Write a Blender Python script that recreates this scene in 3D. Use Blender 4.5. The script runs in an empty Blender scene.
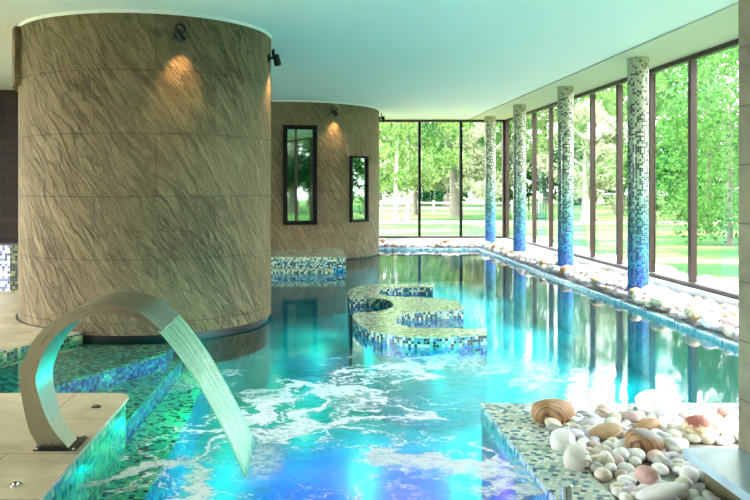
import bpy, math, random
import numpy as np
from mathutils import Vector, Matrix
R = math.radians
PI = math.pi
random.seed(7)
rng = np.random.default_rng(11)
scene = bpy.context.scene
COL = scene.collection
F = 790.0; VX = 312.0; VY = 187.0; CZ = 1.5      # lens length in pixels, vanishing point, eye height over the water

# ------------------------------------------------------------------ helpers
def lin(c):
    return tuple((x/255/12.92 if x/255 <= .04045 else ((x/255+.055)/1.055)**2.4) for x in c[:3]) + (1.0,)

class Geo:
    def __init__(s): s.v = []; s.f = []; s.uv = []
    def face(s, pts, uvs=None):
        n = len(s.v); s.v += [tuple(p) for p in pts]; s.f.append(tuple(range(n, n+len(pts))))
        if uvs is None:
            a = Vector(pts[1])-Vector(pts[0]); b = Vector(pts[2])-Vector(pts[1]); nn = a.cross(b)
            ax = max(range(3), key=lambda i: abs(nn[i]))
            uvs = [((p[1], p[2]) if ax == 0 else (p[0], p[2]) if ax == 1 else (p[0], p[1])) for p in pts]
        s.uv += list(uvs)
    def box(s, x0, x1, y0, y1, z0, z1):
        P = lambda x, y, z: (x, y, z)
        s.face([P(x0,y0,z0),P(x0,y1,z0),P(x1,y1,z0),P(x1,y0,z0)]); s.face([P(x0,y0,z1),P(x1,y0,z1),P(x1,y1,z1),P(x0,y1,z1)])
        s.face([P(x0,y0,z0),P(x1,y0,z0),P(x1,y0,z1),P(x0,y0,z1)]); s.face([P(x1,y1,z0),P(x0,y1,z0),P(x0,y1,z1),P(x1,y1,z1)])
        s.face([P(x0,y1,z0),P(x0,y0,z0),P(x0,y0,z1),P(x0,y1,z1)]); s.face([P(x1,y0,z0),P(x1,y1,z0),P(x1,y1,z1),P(x1,y0,z1)])
        return s
    def prism(s, poly, z0, z1, top=True, bottom=True, sides=True):
        # counter-clockwise polygon in plan
        A = sum(poly[i][0]*poly[(i+1)%len(poly)][1]-poly[(i+1)%len(poly)][0]*poly[i][1] for i in range(len(poly)))
        if A < 0: poly = poly[::-1]
        if top: s.face([(x,y,z1) for x,y in poly], [(x,y) for x,y in poly])
        if bottom: s.face([(x,y,z0) for x,y in poly[::-1]], [(x,y) for x,y in poly[::-1]])
        d = 0
        if sides:
            for i in range(len(poly)):
                a = poly[i]; b = poly[(i+1)%len(poly)]; l = math.hypot(b[0]-a[0], b[1]-a[1])
                s.face([(a[0],a[1],z0),(b[0],b[1],z0),(b[0],b[1],z1),(a[0],a[1],z1)], [(d,z0),(d+l,z0),(d+l,z1),(d,z1)]); d += l
        return s
    def lathe(s, cx, cy, prof, n=48, a0=0, a1=2*PI, caps=True, rref=None):
        rr = rref or max(r for r, z in prof)
        for i in range(n):
            t0 = a0+(a1-a0)*i/n; t1 = a0+(a1-a0)*(i+1)/n
            for (r0,z0),(r1,z1) in zip(prof, prof[1:]):
                s.face([(cx+r0*math.cos(t0),cy+r0*math.sin(t0),z0),(cx+r0*math.cos(t1),cy+r0*math.sin(t1),z0),
                        (cx+r1*math.cos(t1),cy+r1*math.sin(t1),z1),(cx+r1*math.cos(t0),cy+r1*math.sin(t0),z1)],
                       [(t0*rr,z0),(t1*rr,z0),(t1*rr,z1),(t0*rr,z1)])
        if caps:
            for (r, z), up in ((prof[0], 0), (prof[-1], 1)):
                if r > 1e-5:
                    pts = [(cx+r*math.cos(a0+(a1-a0)*i/n), cy+r*math.sin(a0+(a1-a0)*i/n), z) for i in range(n)]
                    s.face(pts if up else pts[::-1], [(p[0],p[1]) for p in (pts if up else pts[::-1])])
        return s
    def tube(s, pts, r, n=10):
        pts = [Vector(p) for p in pts]; rs = r if isinstance(r, (list, tuple)) else [r]*len(pts)
        rings = []
        up = Vector((0,0,1))
        for i, p in enumerate(pts):
            t = (pts[min(i+1,len(pts)-1)]-pts[max(i-1,0)]).normalized()
            if i == 0:
                u = t.cross(up if abs(t.z) < .95 else Vector((1,0,0))).normalized()
            else:
                u = (u - t*u.dot(t)).normalized()
            w = t.cross(u)
            rings.append([p+(u*math.cos(2*PI*k/n)+w*math.sin(2*PI*k/n))*rs[i] for k in range(n)])
        for i in range(len(rings)-1):
            for k in range(n):
                a, b = rings[i], rings[i+1]; k2 = (k+1) % n
                s.face([a[k],a[k2],b[k2],b[k]], [(k*.05,i*.05),(k*.05+.05,i*.05),(k*.05+.05,i*.05+.05),(k*.05,i*.05+.05)])
        s.face(rings[0][::-1], [(0,0)]*n); s.face(rings[-1], [(0,0)]*n)
        return s
    def build(s, name, m, parent=None, smooth=False, loc=None, merge=True):
        me = bpy.data.meshes.new(name)
        o = Vector(loc) if loc else Vector((0,0,0))
        me.from_pydata([tuple(Vector(p)-o) for p in s.v], [], s.f)
        uvl = me.uv_layers.new(name='UVMap')
        uvl.data.foreach_set('uv', [c for u in s.uv for c in (u[0], u[1])])
        me.materials.append(m)
        if merge:
            import bmesh
            bm = bmesh.new(); bm.from_mesh(me); bmesh.ops.remove_doubles(bm, verts=bm.verts, dist=1e-5)
            if smooth:
                for f in bm.faces: f.smooth = True
                for e in bm.edges:
                    if len(e.link_faces) == 2 and e.calc_face_angle(0) > R(38): e.smooth = False
            bm.to_mesh(me); bm.free()
        me.update()
        ob = bpy.data.objects.new(name, me); COL.objects.link(ob)
        if parent is not None:
            ob.parent = parent; ob.location = o - Vector(parent.location) if not parent.parent else o - Vector(parent.location) - Vector(parent.parent.location)
            ob.rotation_euler = (0,0,0)
        else: ob.location = o
        return ob

def tag(o, label=None, cat=None, group=None, kind=None):
    if label: o['label'] = label
    if cat: o['category'] = cat
    if group: o['group'] = group
    if kind: o['kind'] = kind
    return o
def empty(name, loc, label=None, cat=None, group=None, kind=None):
    o = bpy.data.objects.new(name, None); COL.objects.link(o); o.location = loc; o.empty_display_size = .1
    return tag(o, label, cat, group, kind)
def px(x, y, z):                      # point of the plane at height z seen at photo position x, y
    Y = (CZ-z)*F/(y-VY); return ((x-VX)/F*Y, Y)

# ------------------------------------------------------------------ materials
def newmat(name):
    m = bpy.data.materials.new(name); m.use_nodes = True; nt = m.node_tree
    for n in list(nt.nodes): nt.nodes.remove(n)
    out = nt.nodes.new('ShaderNodeOutputMaterial')
    return m, nt, out
def N(nt, t, **kw):
    n = nt.nodes.new(t)
    for k, v in kw.items(): setattr(n, k, v)
    return n
def L(nt, a, b): nt.links.new(a, b)
def M(nt, op, a, b=None, c=None, clamp=False):
    n = nt.nodes.new('ShaderNodeMath'); n.operation = op; n.use_clamp = clamp
    for i, v in enumerate((a, b, c)):
        if v is None: continue
        if isinstance(v, (int, float)): n.inputs[i].default_value = v
        else: L(nt, v, n.inputs[i])
    return n.outputs[0]
def mixc(nt, fac, a, b, blend='MIX'):
    n = nt.nodes.new('ShaderNodeMix'); n.data_type = 'RGBA'; n.blend_type = blend
    for sock, v in ((n.inputs[0], fac), (n.inputs[6], a), (n.inputs[7], b)):
        if isinstance(v, (int, float)): sock.default_value = v
        elif isinstance(v, tuple): sock.default_value = v
        else: L(nt, v, sock)
    return n.outputs[2]
def ramp(nt, fac, stops, interp='LINEAR'):
    n = nt.nodes.new('ShaderNodeValToRGB'); n.color_ramp.interpolation = interp
    el = n.color_ramp.elements
    while len(el) > 1: el.remove(el[0])
    el[0].position = stops[0][0]; el[0].color = stops[0][1]
    for p, c in stops[1:]:
        e = el.new(p); e.color = c
    L(nt, fac, n.inputs[0]); return n.outputs[0]
def noise(nt, vec, scale, detail=3, rough=.5, dist=0, out=0):
    n = N(nt, 'ShaderNodeTexNoise'); n.inputs['Scale'].default_value = scale; n.inputs['Detail'].default_value = detail
    n.inputs['Roughness'].default_value = rough; n.inputs['Distortion'].default_value = dist
    if vec is not None: L(nt, vec, n.inputs['Vector'])
    return n.outputs[out]
def mapping(nt, vec, rot=(0,0,0), scale=(1,1,1), loc=(0,0,0)):
    n = N(nt, 'ShaderNodeMapping'); n.inputs['Rotation'].default_value = rot; n.inputs['Scale'].default_value = scale; n.inputs['Location'].default_value = loc
    L(nt, vec, n.inputs['Vector']); return n.outputs[0]
def bump(nt, h, strength=.3, dist=.01, nrm=None):
    n = N(nt, 'ShaderNodeBump'); n.inputs['Strength'].default_value = strength; n.inputs['Distance'].default_value = dist
    L(nt, h, n.inputs['Height'])
    if nrm: L(nt, nrm, n.inputs['Normal'])
    return n.outputs[0]
def bsdf(nt, out, color, rough=.5, metal=0, nrm=None, spec=.5, coat=0):
    p = N(nt, 'ShaderNodeBsdfPrincipled')
    if isinstance(color, tuple): p.inputs['Base Color'].default_value = color
    else: L(nt, color, p.inputs['Base Color'])
    if isinstance(rough, (int, float)): p.inputs['Roughness'].default_value = rough
    else: L(nt, rough, p.inputs['Roughness'])
    p.inputs['Metallic'].default_value = metal; p.inputs['Specular IOR Level'].default_value = spec
    p.inputs['Coat Weight'].default_value = coat
    if nrm: L(nt, nrm, p.inputs['Normal'])
    L(nt, p.outputs[0], out.inputs[0]); return p
def uvn(nt): return N(nt, 'ShaderNodeUVMap').outputs[0]
def objn(nt): return N(nt, 'ShaderNodeTexCoord').outputs['Object']

def plain(name, rgb, rough=.5, metal=0, var=.08, scale=6, spec=.5):
    m, nt, out = newmat(name); c = lin(rgb)
    n = noise(nt, objn(nt), scale, 4)
    dark = tuple(x*(1-var*2) for x in c[:3])+(1,)
    bsdf(nt, out, mixc(nt, n, dark, c), rough, metal, spec=spec); return m

def tilegrid(nt, tile, bond=0.0, vec=None):
    sep = N(nt, 'ShaderNodeSeparateXYZ'); L(nt, vec or uvn(nt), sep.inputs[0])
    v = M(nt, 'DIVIDE', sep.outputs[1], tile); fv = M(nt, 'FLOOR', v)
    u = M(nt, 'DIVIDE', sep.outputs[0], tile)
    if bond: u = M(nt, 'ADD', u, M(nt, 'MULTIPLY', M(nt, 'MODULO', fv, 2), bond))
    fu = M(nt, 'FLOOR', u)
    cb = N(nt, 'ShaderNodeCombineXYZ'); L(nt, fu, cb.inputs[0]); L(nt, fv, cb.inputs[1])
    wn = N(nt, 'ShaderNodeTexWhiteNoise', noise_dimensions='2D'); L(nt, cb.outputs[0], wn.inputs['Vector'])
    a = M(nt, 'ABSOLUTE', M(nt, 'SUBTRACT', M(nt, 'FRACT', u), .5)); b = M(nt, 'ABSOLUTE', M(nt, 'SUBTRACT', M(nt, 'FRACT', v), .5))
    g = M(nt, 'MAXIMUM', a, b)
    grout = M(nt, 'GREATER_THAN', g, .45)
    return wn.outputs['Value'], wn.outputs['Color'], grout, g, sep

def mosaic(name, pal, tile=.03, grout=(120,130,125), rough=.18, bond=0.0):
    m, nt, out = newmat(name)
    val, col, gm, g, sep = tilegrid(nt, tile, bond)
    k = len(pal); tot = sum(w for w, c in pal); acc = 0; st = []
    for w, c in pal: st.append((acc/tot, lin(c))); acc += w
    c = ramp(nt, val, st, 'CONSTANT')
    sc = N(nt, 'ShaderNodeSeparateColor'); L(nt, col, sc.inputs[0])
    c = mixc(nt, M(nt, 'MULTIPLY', sc.outputs[1], .35), c, (0.02,0.05,0.05,1))
    c = mixc(nt, gm, c, lin(grout))
    b = bump(nt, M(nt, 'SUBTRACT', 1, gm), .4, .002)
    bsdf(nt, out, c, rough, nrm=b, coat=.2); return m

def column_mosaic():
    m, nt, out = newmat('graduated column mosaic')
    val, col, gm, g, sep = tilegrid(nt, .0283)
    z = sep.outputs[1]
    f = ramp(nt, M(nt, 'DIVIDE', z, 3.3), [(0,(.5,)*3+(1,)),(.35,(.6,)*3+(1,)),(.62,(.48,)*3+(1,)),(.85,(.2,)*3+(1,)),(1,(.08,)*3+(1,))])
    dark = ramp(nt, M(nt, 'DIVIDE', z, 3.3), [(0,lin((4,40,170))),(.14,lin((6,60,150))),(.32,lin((8,62,70))),(.55,lin((24,48,34))),(1,lin((66,64,44)))])
    light = ramp(nt, M(nt, 'DIVIDE', z, 3.3), [(0,lin((10,84,200))),(.13,lin((24,140,196))),(.3,lin((70,160,150))),(.55,lin((172,186,146))),(1,lin((196,184,150)))])
    isd = M(nt, 'LESS_THAN', val, f)
    c = mixc(nt, isd, light, dark)
    sc = N(nt, 'ShaderNodeSeparateColor'); L(nt, col, sc.inputs[0])
    c = mixc(nt, M(nt, 'MULTIPLY', sc.outputs[1], .4), c, (.08,.16,.14,1))
    c = mixc(nt, gm, c, mixc(nt, .5, light, lin((120,130,120))))
    bsdf(nt, out, c, .2, nrm=bump(nt, M(nt, 'SUBTRACT', 1, gm), .3, .002), coat=.2); return m

def slate(name, base=(130,116,84), dark=(86,74,50), light=(168,152,114)):
    m, nt, out = newmat(name); uv = uvn(nt)
    wob = noise(nt, uv, 1.3, 3, .5, 0, out=1)
    wv = N(nt, 'ShaderNodeVectorMath', operation='MULTIPLY_ADD'); L(nt, wob, wv.inputs[0]); wv.inputs[1].default_value = (.20,.20,0); L(nt, uv, wv.inputs[2])
    d = mapping(nt, wv.outputs[0], (0,0,R(56)), (1,1,1))
    str1 = mapping(nt, d, scale=(.9,4.2,1)); str2 = mapping(nt, d, scale=(2.6,15,1))
    n1 = noise(nt, str1, 1.7, 5, .6, .4); n2 = noise(nt, str2, 1.5, 5, .65, .3); n3 = noise(nt, uv, 1.1, 3); n4 = noise(nt, uv, 38, 5, .75)
    rid = M(nt, 'SUBTRACT', 1, M(nt, 'MULTIPLY', M(nt, 'ABSOLUTE', M(nt, 'SUBTRACT', n1, .5)), 5), clamp=True)
    amp = M(nt, 'ADD', .35, M(nt, 'MULTIPLY', M(nt, 'SUBTRACT', noise(nt, uv, .9, 2), .35), 2.6, clamp=True))
    h = M(nt, 'ADD', M(nt, 'MULTIPLY', amp, M(nt, 'ADD', M(nt, 'MULTIPLY', n1, 1.0), M(nt, 'MULTIPLY', n2, .5))), M(nt, 'MULTIPLY', n4, .16))
    h = M(nt, 'SUBTRACT', h, M(nt, 'MULTIPLY', M(nt, 'MULTIPLY', M(nt, 'POWER', rid, 5), amp), .3))
    br = N(nt, 'ShaderNodeTexBrick'); br.offset = .5; br.inputs['Scale'].default_value = 1.0
    br.inputs['Brick Width'].default_value = 1.22; br.inputs['Row Height'].default_value = .622; br.inputs['Mortar Size'].default_value = .0035
    br.inputs['Mortar Smooth'].default_value = .2; br.inputs['Color1'].default_value = (0,0,0,1); br.inputs['Color2'].default_value = (1,1,1,1)
    L(nt, mapping(nt, uv, loc=(.3,.46,0)), br.inputs['Vector'])
    c = ramp(nt, M(nt, 'ADD', M(nt, 'MULTIPLY', n2, .45), M(nt, 'ADD', M(nt, 'MULTIPLY', n1, .25), M(nt, 'MULTIPLY', n4, .3))), [(.34,lin(dark)),(.5,lin(base)),(.68,lin(light))])
    c = mixc(nt, M(nt, 'MULTIPLY', n3, .4), c, lin((140,106,82)))
    c = mixc(nt, M(nt, 'MULTIPLY', M(nt, 'MULTIPLY', M(nt, 'POWER', rid, 8), amp), .5), c, lin((56,46,34)))  # crevice shade painted into the colour, as soft light barely shows the bump
    c = mixc(nt, .05, c, br.outputs['Color'], 'OVERLAY')
    c = mixc(nt, M(nt, 'MULTIPLY', br.outputs['Fac'], .6), c, lin((50,42,34)))
    hh = M(nt, 'SUBTRACT', h, M(nt, 'MULTIPLY', br.outputs['Fac'], .35))
    bsdf(nt, out, c, .75, nrm=bump(nt, hh, 1.0, .11), spec=.3); return m

def paving(name, base, dark, w=.9, h=.6, mortar=(90,80,68), rough=.42, off=.5):
    m, nt, out = newmat(name); uv = uvn(nt)
    br = N(nt, 'ShaderNodeTexBrick'); br.offset = off; br.inputs['Scale'].default_value = 1
    br.inputs['Brick Width'].default_value = w; br.inputs['Row Height'].default_value = h; br.inputs['Mortar Size'].default_value = .004
    br.inputs['Color1'].default_value = (.25,.25,.25,1); br.inputs['Color2'].default_value = (.75,.75,.75,1)
    L(nt, mapping(nt, uv, loc=(.2,.13,0)), br.inputs['Vector'])
    n1 = noise(nt, uv, 2.2, 6, .65, 1.2); n2 = noise(nt, uv, 40, 4)
    c = ramp(nt, n1, [(.3,lin(dark)),(.62,lin(base))])
    c = mixc(nt, .2, c, br.outputs['Color'], 'SOFT_LIGHT')
    c = mixc(nt, M(nt, 'MULTIPLY', br.outputs['Fac'], .8), c, lin(mortar))
    b = bump(nt, M(nt, 'ADD', M(nt, 'MULTIPLY', n2, .15), M(nt, 'SUBTRACT', n1, br.outputs['Fac'])), .35, .006)
    bsdf(nt, out, c, rough, nrm=b); return m

def pooltile():
    m, nt, out = newmat('turquoise pool lining tile'); uv = uvn(nt)
    br = N(nt, 'ShaderNodeTexBrick'); br.offset = .0; br.inputs['Scale'].default_value = 1
    br.inputs['Brick Width'].default_value = .3; br.inputs['Row Height'].default_value = .3; br.inputs['Mortar Size'].default_value = .004
    L(nt, uv, br.inputs['Vector'])
    n1 = noise(nt, uv, 2.5, 5, .6, .6)
    c = ramp(nt, n1, [(.3,lin((58,90,100))),(.7,lin((80,120,128)))])
    c = mixc(nt, M(nt, 'MULTIPLY', br.outputs['Fac'], .4), c, lin((24,96,96)))
    bsdf(nt, out, c, .4); return m

def fresnel(nt, nrm=None, f0=.02):
    g = N(nt, 'ShaderNodeNewGeometry')
    dp = N(nt, 'ShaderNodeVectorMath', operation='DOT_PRODUCT'); L(nt, g.outputs['Incoming'], dp.inputs[0]); L(nt, nrm or g.outputs['Normal'], dp.inputs[1])
    c = M(nt, 'ABSOLUTE', dp.outputs['Value'])
    return M(nt, 'ADD', f0, M(nt, 'MULTIPLY', 1-f0, M(nt, 'POWER', M(nt, 'SUBTRACT', 1, c, clamp=True), 5)), clamp=True)

def water():
    m, nt, out = newmat('pool water'); ob = objn(nt)
    sep = N(nt, 'ShaderNodeSeparateXYZ'); L(nt, ob, sep.inputs[0]); X, Y = sep.outputs[0], sep.outputs[1]
    def blob(cx, cy, rx, ry, edge=.5):
        a = M(nt, 'DIVIDE', M(nt, 'SUBTRACT', X, cx), rx); b = M(nt, 'DIVIDE', M(nt, 'SUBTRACT', Y, cy), ry)
        d = M(nt, 'SQRT', M(nt, 'ADD', M(nt, 'MULTIPLY', a, a), M(nt, 'MULTIPLY', b, b)))
        mr = N(nt, 'ShaderNodeMapRange'); mr.inputs[1].default_value = 1; mr.inputs[2].default_value = edge; mr.inputs[3].default_value = 0; mr.inputs[4].default_value = 1
        L(nt, d, mr.inputs[0]); return mr.outputs[0]
    rough_zone = M(nt, 'MAXIMUM', blob(.35, 4.3, 1.9, 2.4, .3), M(nt, 'MULTIPLY', blob(.7, 6.2, 1.7, 1.3, .3), .6))
    n1 = noise(nt, ob, 3.2, 4, .55, .6); n2 = noise(nt, ob, 14, 4, .6, .4); n0 = noise(nt, mapping(nt, ob, scale=(1,.6,1)), 1.1, 2)
    calm = M(nt, 'ADD', M(nt, 'MULTIPLY', n0, .5), M(nt, 'MULTIPLY', n2, .05))
    h = M(nt, 'ADD', M(nt, 'MULTIPLY', calm, .22), M(nt, 'MULTIPLY', rough_zone, M(nt, 'ADD', n1, M(nt, 'MULTIPLY', n2, .35))))
    nrm = bump(nt, h, .55, .045)
    # foam: threads along the folds of a warped noise
    w = noise(nt, ob, 1.5, 6, .62, 0, out=1)
    wv = N(nt, 'ShaderNodeVectorMath', operation='MULTIPLY_ADD'); L(nt, w, wv.inputs[0]); wv.inputs[1].default_value = (1.5,1.5,0); L(nt, ob, wv.inputs[2])
    def vor(sc):
        v = N(nt, 'ShaderNodeTexVoronoi', feature='DISTANCE_TO_EDGE'); v.inputs['Scale'].default_value = sc; L(nt, wv.outputs[0], v.inputs['Vector']); return v.outputs['Distance']
    hole = noise(nt, ob, 19, 4, .7); big = noise(nt, ob, 1.3, 2, .5)
    wid = M(nt, 'MULTIPLY', M(nt, 'SUBTRACT', big, .36), .47)
    v1 = vor(1.2); v2 = vor(3.4)
    t1 = M(nt, 'MULTIPLY', M(nt, 'SUBTRACT', wid, v1), 22, clamp=True)
    t2 = M(nt, 'MULTIPLY', M(nt, 'SUBTRACT', M(nt, 'MULTIPLY', wid, .8), v2), 16, clamp=True)
    lace = M(nt, 'MULTIPLY', M(nt, 'SUBTRACT', hole, .36), 5, clamp=True)
    foam = M(nt, 'ADD', M(nt, 'MULTIPLY', t1, M(nt, 'ADD', .6, M(nt, 'MULTIPLY', lace, .4))), M(nt, 'MULTIPLY', M(nt, 'MULTIPLY', t2, lace), 1.0), clamp=True)
    zone = M(nt, 'MAXIMUM', blob(.15, 4.3, 1.5, 1.7, .75), M(nt, 'MULTIPLY', blob(.55, 5.9, 1.7, 1.5, .4), .8))
    splash = blob(-.28, 4.36, .17, .42, .3)
    foam = M(nt, 'MAXIMUM', M(nt, 'MULTIPLY', foam, zone), M(nt, 'MULTIPLY', splash, M(nt, 'MULTIPLY', M(nt, 'SUBTRACT', hole, .3), 3.2, clamp=True)), clamp=True)
    foam = M(nt, 'MULTIPLY', foam, 1.0, clamp=True)
    tr = N(nt, 'ShaderNodeBsdfTransparent'); tr.inputs[0].default_value = (.30,.90,.94,1)
    gl = N(nt, 'ShaderNodeBsdfGlossy'); gl.inputs['Roughness'].default_value = .02; L(nt, nrm, gl.inputs['Normal'])
    mx = N(nt, 'ShaderNodeMixShader'); L(nt, fresnel(nt, nrm, .05), mx.inputs[0]); L(nt, tr.outputs[0], mx.inputs[1]); L(nt, gl.outputs[0], mx.inputs[2])
    df = N(nt, 'ShaderNodeBsdfDiffuse'); df.inputs[0].default_value = (.95,.98,1,1)
    tl = N(nt, 'ShaderNodeBsdfTranslucent'); tl.inputs[0].default_value = (.9,.97,1,1)
    ad = N(nt, 'ShaderNodeMixShader'); ad.inputs[0].default_value = .2; L(nt, df.outputs[0], ad.inputs[1]); L(nt, tl.outputs[0], ad.inputs[2])
    m2 = N(nt, 'ShaderNodeMixShader'); L(nt, foam, m2.inputs[0]); L(nt, mx.outputs[0], m2.inputs[1]); L(nt, ad.outputs[0], m2.inputs[2])
    L(nt, m2.outputs[0], out.inputs[0]); return m

def sheetwater():
    m, nt, out = newmat('falling water film'); uv = uvn(nt)
    s = noise(nt, mapping(nt, uv, scale=(26,.9,1)), 2.0, 4, .6, .25)
    s2 = noise(nt, mapping(nt, uv, scale=(9,.5,1)), 2.0, 3, .6, .1)
    nrm = bump(nt, M(nt, 'ADD', s, s2), .7, .02)
    tr = N(nt, 'ShaderNodeBsdfTransparent'); tr.inputs[0].default_value = (.62,1,.82,1)
    gl = N(nt, 'ShaderNodeBsdfGlossy'); gl.inputs['Roughness'].default_value = .08; L(nt, nrm, gl.inputs['Normal'])
    mx = N(nt, 'ShaderNodeMixShader'); L(nt, M(nt, 'ADD', .3, fresnel(nt, nrm, .04), clamp=True), mx.inputs[0]); L(nt, tr.outputs[0], mx.inputs[1]); L(nt, gl.outputs[0], mx.inputs[2])
    df = N(nt, 'ShaderNodeBsdfTranslucent'); df.inputs[0].default_value = (.45,1,.72,1)
    d2 = N(nt, 'ShaderNodeBsdfDiffuse'); d2.inputs[0].default_value = (.6,1,.85,1)
    ad = N(nt, 'ShaderNodeMixShader'); L(nt, df.outputs[0], ad.inputs[1]); L(nt, d2.outputs[0], ad.inputs[2])
    sep = N(nt, 'ShaderNodeSeparateXYZ'); L(nt, uv, sep.inputs[0])
    edge = M(nt, 'GREATER_THAN', M(nt, 'ABSOLUTE', M(nt, 'SUBTRACT', sep.outputs[0], .5)), .475)
    st = M(nt, 'MAXIMUM', M(nt, 'MULTIPLY', M(nt, 'SUBTRACT', M(nt, 'MULTIPLY', M(nt, 'ADD', s, s2), .5), .40), 4.5, clamp=True), M(nt, 'MULTIPLY', edge, .9))
    m2 = N(nt, 'ShaderNodeMixShader'); L(nt, M(nt, 'MULTIPLY', st, .7), m2.inputs[0]); L(nt, mx.outputs[0], m2.inputs[1]); L(nt, ad.outputs[0], m2.inputs[2])
    L(nt, m2.outputs[0], out.inputs[0]); return m

def glassmat():
    m, nt, out = newmat('window glass')
    tr = N(nt, 'ShaderNodeBsdfTransparent'); tr.inputs[0].default_value = (.97,1,.98,1)
    gl = N(nt, 'ShaderNodeBsdfGlossy'); gl.inputs['Roughness'].default_value = .0
    mx = N(nt, 'ShaderNodeMixShader'); L(nt, fresnel(nt, None, .04), mx.inputs[0]); L(nt, tr.outputs[0], mx.inputs[1]); L(nt, gl.outputs[0], mx.inputs[2])
    L(nt, mx.outputs[0], out.inputs[0]); return m
def mirrorglass():
    m, nt, out = newmat('tinted reflective glass')
    bsdf(nt, out, (.22,.32,.24,1), .03, 1.0); return m
def steel(name='brushed stainless steel', col=(.46,.45,.39,1), rough=.28):
    m, nt, out = newmat(name); uv = uvn(nt)
    s = noise(nt, mapping(nt, uv, scale=(60,1.2,1)), 3, 3)
    r = M(nt, 'ADD', rough-.08, M(nt, 'MULTIPLY', s, .2))
    bsdf(nt, out, col, r, 1.0, nrm=bump(nt, s, .08, .002)); return m

def stone(name, c1, c2, bands=None, bw=9.0, speck=.25, split=None):
    m, nt, out = newmat(name); ob = objn(nt)
    n = noise(nt, ob, 1.6, 5, .6); n2 = noise(nt, ob, 14, 5, .7)
    oi = N(nt, 'ShaderNodeObjectInfo')
    c = ramp(nt, n, [(.35,lin(c1)),(.65,lin(c2))])
    if bands:
        wv = N(nt, 'ShaderNodeTexWave', wave_type='BANDS', bands_direction='DIAGONAL'); wv.inputs['Scale'].default_value = bw/6
        wv.inputs['Distortion'].default_value = 5.5; wv.inputs['Detail'].default_value = 3; wv.inputs['Detail Scale'].default_value = .7
        L(nt, ob, wv.inputs['Vector'])
        k = ramp(nt, wv.outputs['Fac'], [(.0,(.9,.9,.9,1)),(.12,(.8,.8,.8,1)),(.24,(0,0,0,1)),(1,(0,0,0,1))])
        c = mixc(nt, k, c, lin(bands))
    if split:
        sp = N(nt, 'ShaderNodeSeparateXYZ'); L(nt, ob, sp.inputs[0])
        ax, th, cc = split
        msk = M(nt, 'MULTIPLY', M(nt, 'SUBTRACT', M(nt, 'ADD', sp.outputs[ax], M(nt, 'MULTIPLY', n, .7)), th), 9, clamp=True)
        c = mixc(nt, msk, c, lin(cc))
    c = mixc(nt, M(nt, 'MULTIPLY', n2, speck), c, (.35,.33,.33,1))
    sc = N(nt, 'ShaderNodeHueSaturation'); L(nt, c, sc.inputs['Color'])
    L(nt, M(nt, 'ADD', .88, M(nt, 'MULTIPLY', oi.outputs['Random'], .24)), sc.inputs['Value'])
    bsdf(nt, out, sc.outputs[0], .5, nrm=bump(nt, n2, .2, .02)); return m

def leafmat(name, c1, c2):
    m, nt, out = newmat(name)
    g = N(nt, 'ShaderNodeNewGeometry'); n = noise(nt, g.outputs['Position'], .9, 4, .7)
    r = g.outputs['Random Per Island']
    c = mixc(nt, M(nt, 'ADD', M(nt, 'MULTIPLY', n, .4), M(nt, 'MULTIPLY', r, .6), clamp=True), lin(c1), lin(c2))
    d = N(nt, 'ShaderNodeBsdfDiffuse'); L(nt, c, d.inputs[0]); t = N(nt, 'ShaderNodeBsdfTranslucent'); L(nt, c, t.inputs[0])
    mx = N(nt, 'ShaderNodeMixShader'); mx.inputs[0].default_value = .45; L(nt, d.outputs[0], mx.inputs[1]); L(nt, t.outputs[0], mx.inputs[2])
    L(nt, mx.outputs[0], out.inputs[0]); return m

def lawnmat():
    m, nt, out = newmat('mown lawn'); ob = objn(nt)
    n = noise(nt, mapping(nt, ob, scale=(.35,1,1)), .35, 4, .6, .5); n2 = noise(nt, ob, 9, 5, .7)
    c = ramp(nt, n, [(.38,lin((22,76,34))),(.5,lin((50,100,42))),(.58,lin((150,142,92)))])  # yellowish last stop: patches of sun painted into the grass colour
    c = mixc(nt, M(nt, 'MULTIPLY', n2, .5), c, lin((80,98,50)))
    bsdf(nt, out, c, .9, nrm=bump(nt, n2, .5, .05), spec=.1); return m

def bands_wall():
    m, nt, out = newmat('dark split stone'); uv = uvn(nt)
    br = N(nt, 'ShaderNodeTexBrick'); br.inputs['Scale'].default_value = 1; br.inputs['Brick Width'].default_value = .5; br.inputs['Row Height'].default_value = .14
    br.inputs['Mortar Size'].default_value = .006; br.inputs['Color1'].default_value = lin((60,46,38)); br.inputs['Color2'].default_value = lin((42,34,30)); br.inputs['Mortar'].default_value = lin((18,14,12))
    L(nt, uv, br.inputs['Vector']); n = noise(nt, uv, 9, 5)
    c = mixc(nt, M(nt, 'MULTIPLY', n, .5), br.outputs['Color'], lin((30,24,20)))
    bsdf(nt, out, c, .8, nrm=bump(nt, M(nt, 'SUBTRACT', n, br.outputs['Fac']), .6, .02)); return m

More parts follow.
